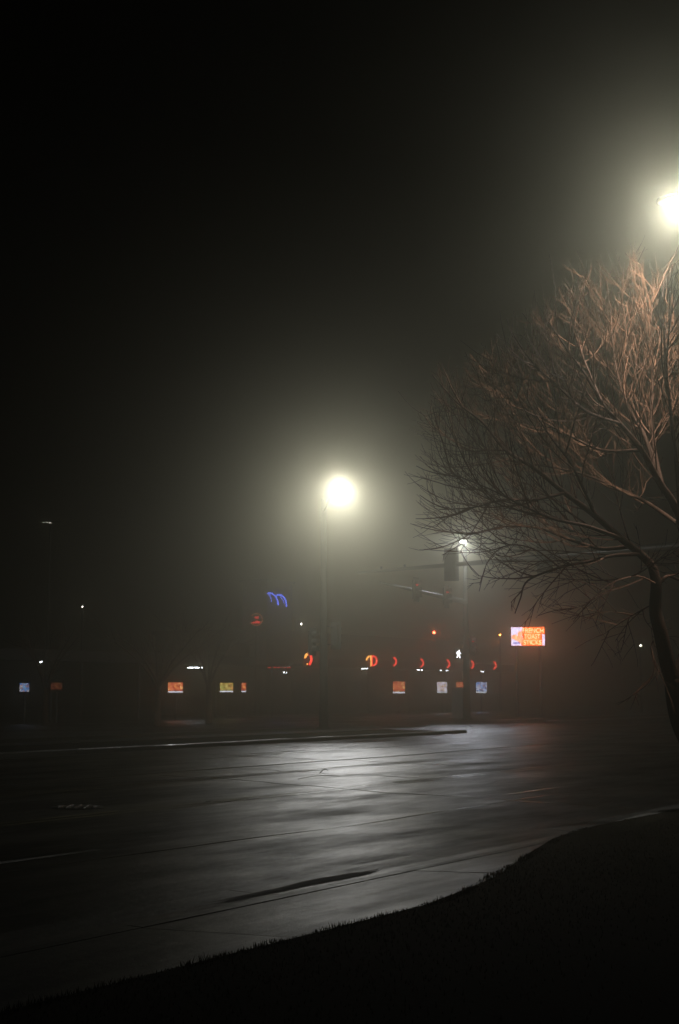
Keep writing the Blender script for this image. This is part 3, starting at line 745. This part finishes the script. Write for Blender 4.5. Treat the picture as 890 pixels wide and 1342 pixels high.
limbs = [  # path (pixel, pixel, depth offset), start radius, end radius
 ([(855, 742, -.1), (837, 724, -.2), (814, 706, -.3), (780, 676, -.5), (740, 646, -.6), (701, 614, -.6), (663, 590, -.5), (633, 554, -.4), (600, 528, -.3), (566, 491, -.3)], .06, .006),
 ([(663, 590, -.5), (640, 590, -.3), (615, 590, -.1), (590, 575, 0), (570, 560, .1)], .016, .004),
 ([(740, 646, -.6), (700, 655, -1.0), (660, 655, -1.3), (620, 665, -1.5), (575, 668, -1.6)], .024, .004),
 ([(814, 706, -.3), (770, 690, -.9), (725, 680, -1.3), (680, 660, -1.5), (640, 640, -1.6), (590, 620, -1.6)], .032, .004),
 ([(825, 716, -.2), (790, 719, .5), (750, 708, 1.0), (705, 692, 1.4), (660, 690, 1.6), (615, 700, 1.7), (580, 695, 1.8)], .034, .005),
 ([(840, 726, -.2), (805, 728, -.5), (775, 735, -.7), (733, 744, -.8), (692, 761, -.8), (682, 785, -.8), (675, 804, -.8)], .028, .006),
 ([(733, 744, -.8), (700, 720, -1.0), (665, 715, -1.1), (640, 735, -1.1), (628, 775, -1.1)], .014, .004),
 ([(856, 840, -.1), (853, 850, -.2), (857, 875, -.25), (848, 897, -.3), (817, 919, -.3)], .013, .003),
 ([(860, 770, -.1), (875, 755, .3), (890, 760, .6), (915, 765, 1.0)], .03, .01),
 ([(859, 790, 0), (840, 800, .5), (815, 815, .9), (790, 832, 1.2)], .014, .003),
 ([(860, 765, -.1), (835, 755, -1.0), (800, 765, -1.6), (770, 790, -1.9), (745, 800, -2.0)], .016, .003),
 ([(893, 680, .2), (880, 655, .1), (863, 630, 0), (841, 590, -.2), (812, 555, -.4), (790, 530, -.5), (769, 494, -.6), (742, 456, -.6), (718, 420, -.6)], .06, .006),
 ([(863, 630, 0), (846, 575, .3), (827, 541, .5), (812, 501, .7), (804, 460, .8), (800, 400, .9)], .04, .006),
 ([(870, 645, .1), (858, 590, .5), (854, 532, .8), (856, 483, 1.0), (853, 429, 1.1), (857, 375, 1.2)], .036, .006),
 ([(893, 690, .2), (888, 620, -.5), (880, 550, -.9), (874, 470, -1.1), (884, 380, -1.2)], .04, .006),
 ([(812, 555, -.4), (770, 540, -1.0), (735, 510, -1.4), (700, 480, -1.6), (660, 460, -1.7)], .024, .004),
 ([(790, 530, -.5), (765, 470, .3), (755, 430, .7), (745, 385, .9)], .022, .004),
 ([(841, 590, -.2), (790, 590, .6), (745, 570, 1.1), (700, 545, 1.4), (665, 520, 1.5), (640, 490, 1.6)], .028, .004),
 ([(893, 690, .2), (850, 660, .9), (810, 640, 1.4), (760, 620, 1.7), (710, 610, 1.9), (655, 600, 2.0), (610, 565, 2.0)], .034, .004),
 ([(780, 676, -.5), (750, 610, -.9), (720, 570, -1.1), (690, 520, -1.2), (680, 480, -1.2)], .022, .004),
 ([(701, 614, -.6), (680, 560, -.9), (655, 525, -1.0), (640, 480, -1.0)], .014, .003),
 ([(858, 600, .4), (840, 520, 1.4), (825, 460, 1.8), (815, 400, 1.9), (820, 365, 1.9)], .024, .004),
 # beyond the right edge of the picture
 ([(893, 685, .2), (925, 640, .3), (960, 590, .5), (990, 520, .7), (1010, 440, .8)], .05, .006),
 ([(905, 720, .2), (945, 690, -.6), (995, 650, -1.2), (1050, 610, -1.5), (1090, 560, -1.6)], .045, .006),
 ([(915, 790, .2), (960, 750, .9), (1010, 720, 1.4), (1080, 690, 1.7)], .035, .005),
 ([(925, 640, .3), (920, 560, .9), (925, 480, 1.2), (915, 400, 1.3)], .03, .005),
 ([(945, 690, -.6), (950, 600, -1.2), (945, 500, -1.5), (935, 410, -1.5)], .03, .005),
]
for lst, r0, r1 in limbs:
    pts = pl(lst); T.add(pts, r0, r1, .8)
    right = lst[-1][0] > 905
    T.kids(pts, r0, 0, 3, (5.2, 6.0, 6.5) if not right else (2.6, 3.6, 4.0), .15)
T.big.build('branches', M['bark'], tree, smooth=True)
tw = tag(T.tw.build('twigs', M['twig'], tree), kind='stuff')
print('twigs', T.n, len(T.tw.f))

def small_tree(px, py, d, h, label, seed, spread=1.7):
    c = at_z(px, py, 0); c = Vector((at(px, 905, d).x, d, .1)); rg = random.Random(seed)
    t = Tree(rg, h*.7, h*.35)
    root = thing('bare_tree', label, 'tree', c, 'bare winter trees')
    tr = smooth_path([c, c + Vector((rg.uniform(-.05, .05), 0, h*.2)), c + Vector((rg.uniform(-.1, .1), 0, h*.38))], 4)
    MB().tube(tr, [.15-.05*i/(len(tr)-1) for i in range(len(tr))], 10).build('trunk', M['bark'], root, smooth=True)
    for i in range(7):
        a = 6.283*i/7 + rg.uniform(-.3, .3); e = tr[-1 - (i % 3)]
        o = Vector((math.cos(a), math.sin(a), 0)); q_ = rg.uniform(.75, 1.1)*spread
        pts = smooth_path([e, e + o*q_*.35 + Vector((0, 0, h*.22)), e + o*q_*.75 + Vector((0, 0, h*.38)), e + o*q_*1.15 + Vector((0, 0, h*rg.uniform(.40, .6)))], 5)
        t.add(pts, .055, .008, .8); t.kids(pts, .05, 0, 2, (3.0, 3.2, 3), .2)
    t.big.build('branches', M['bark'], root, smooth=True); tag(t.tw.build('twigs', M['twig'], root), kind='stuff')
small_tree(60, 940, 62, 4.3, 'bare tree farthest left, faintly outlined by a canopy lamp', 3, 1.3)
small_tree(207, 940, 60, 4.4, 'bare tree with arching crown left of the red menu board', 5, 2.1)
small_tree(274, 940, 64, 4.6, 'thin bare tree between the red and yellow menu boards', 9, 1.4)

# fallen twig with a curled leaf on the road
g0 = at_z(391, 1021, .012); g1 = at_z(424, 1017.5, .012); g2 = at_z(445, 1017, .012)
root = thing('fallen_twig', 'thin fallen twig with a curled leaf lying on the wet road', 'twig', (g0.x, g0.y, .004))
MB().tube(smooth_path([g0, g0.lerp(g1, .5) + Vector((0, .05, .02)), g1 + Vector((0, 0, .015)), g2], 5), .006, 5).build('stem', M['twig'], root)
mb = MB(); cc = g1 + Vector((.03, 0, .02)); k0 = len(mb.v)
for i in range(7):
    t = i/6; wv = .045*math.sin(math.pi*min(1, t+.08)); e = cc + Vector((-.10+.16*t, .02*math.sin(5*t), .02+.07*math.sin(2.6*t)))
    mb.v += [e + Vector((0, wv, .02*t)), e - Vector((0, wv, -.03))]
for i in range(6): mb.f.append((k0+2*i, k0+2*i+1, k0+2*i+3, k0+2*i+2))
mb.build('leaf', M['leaf'], root)

# ------------------------------------------------------------------ fog
hz = MB().box((0, 0, 11.0), (760, 760, 26)).build('haze', None)
m = bpy.data.materials.new('fog'); m.use_nodes = True; n = m.node_tree.nodes
for x in list(n):
    if x.type != 'OUTPUT_MATERIAL': n.remove(x)
v = n.new('ShaderNodeVolumePrincipled'); v.inputs['Color'].default_value = (.95, .915, .67, 1)
v.inputs['Density'].default_value = HAZE_DENSITY; v.inputs['Anisotropy'].default_value = HAZE_G
m.node_tree.links.new(v.outputs[0], [x for x in n if x.type == 'OUTPUT_MATERIAL'][0].inputs['Volume'])
hz.data.materials.append(m); tag(hz, 'pale night fog filling the whole street', 'fog', kind='stuff')
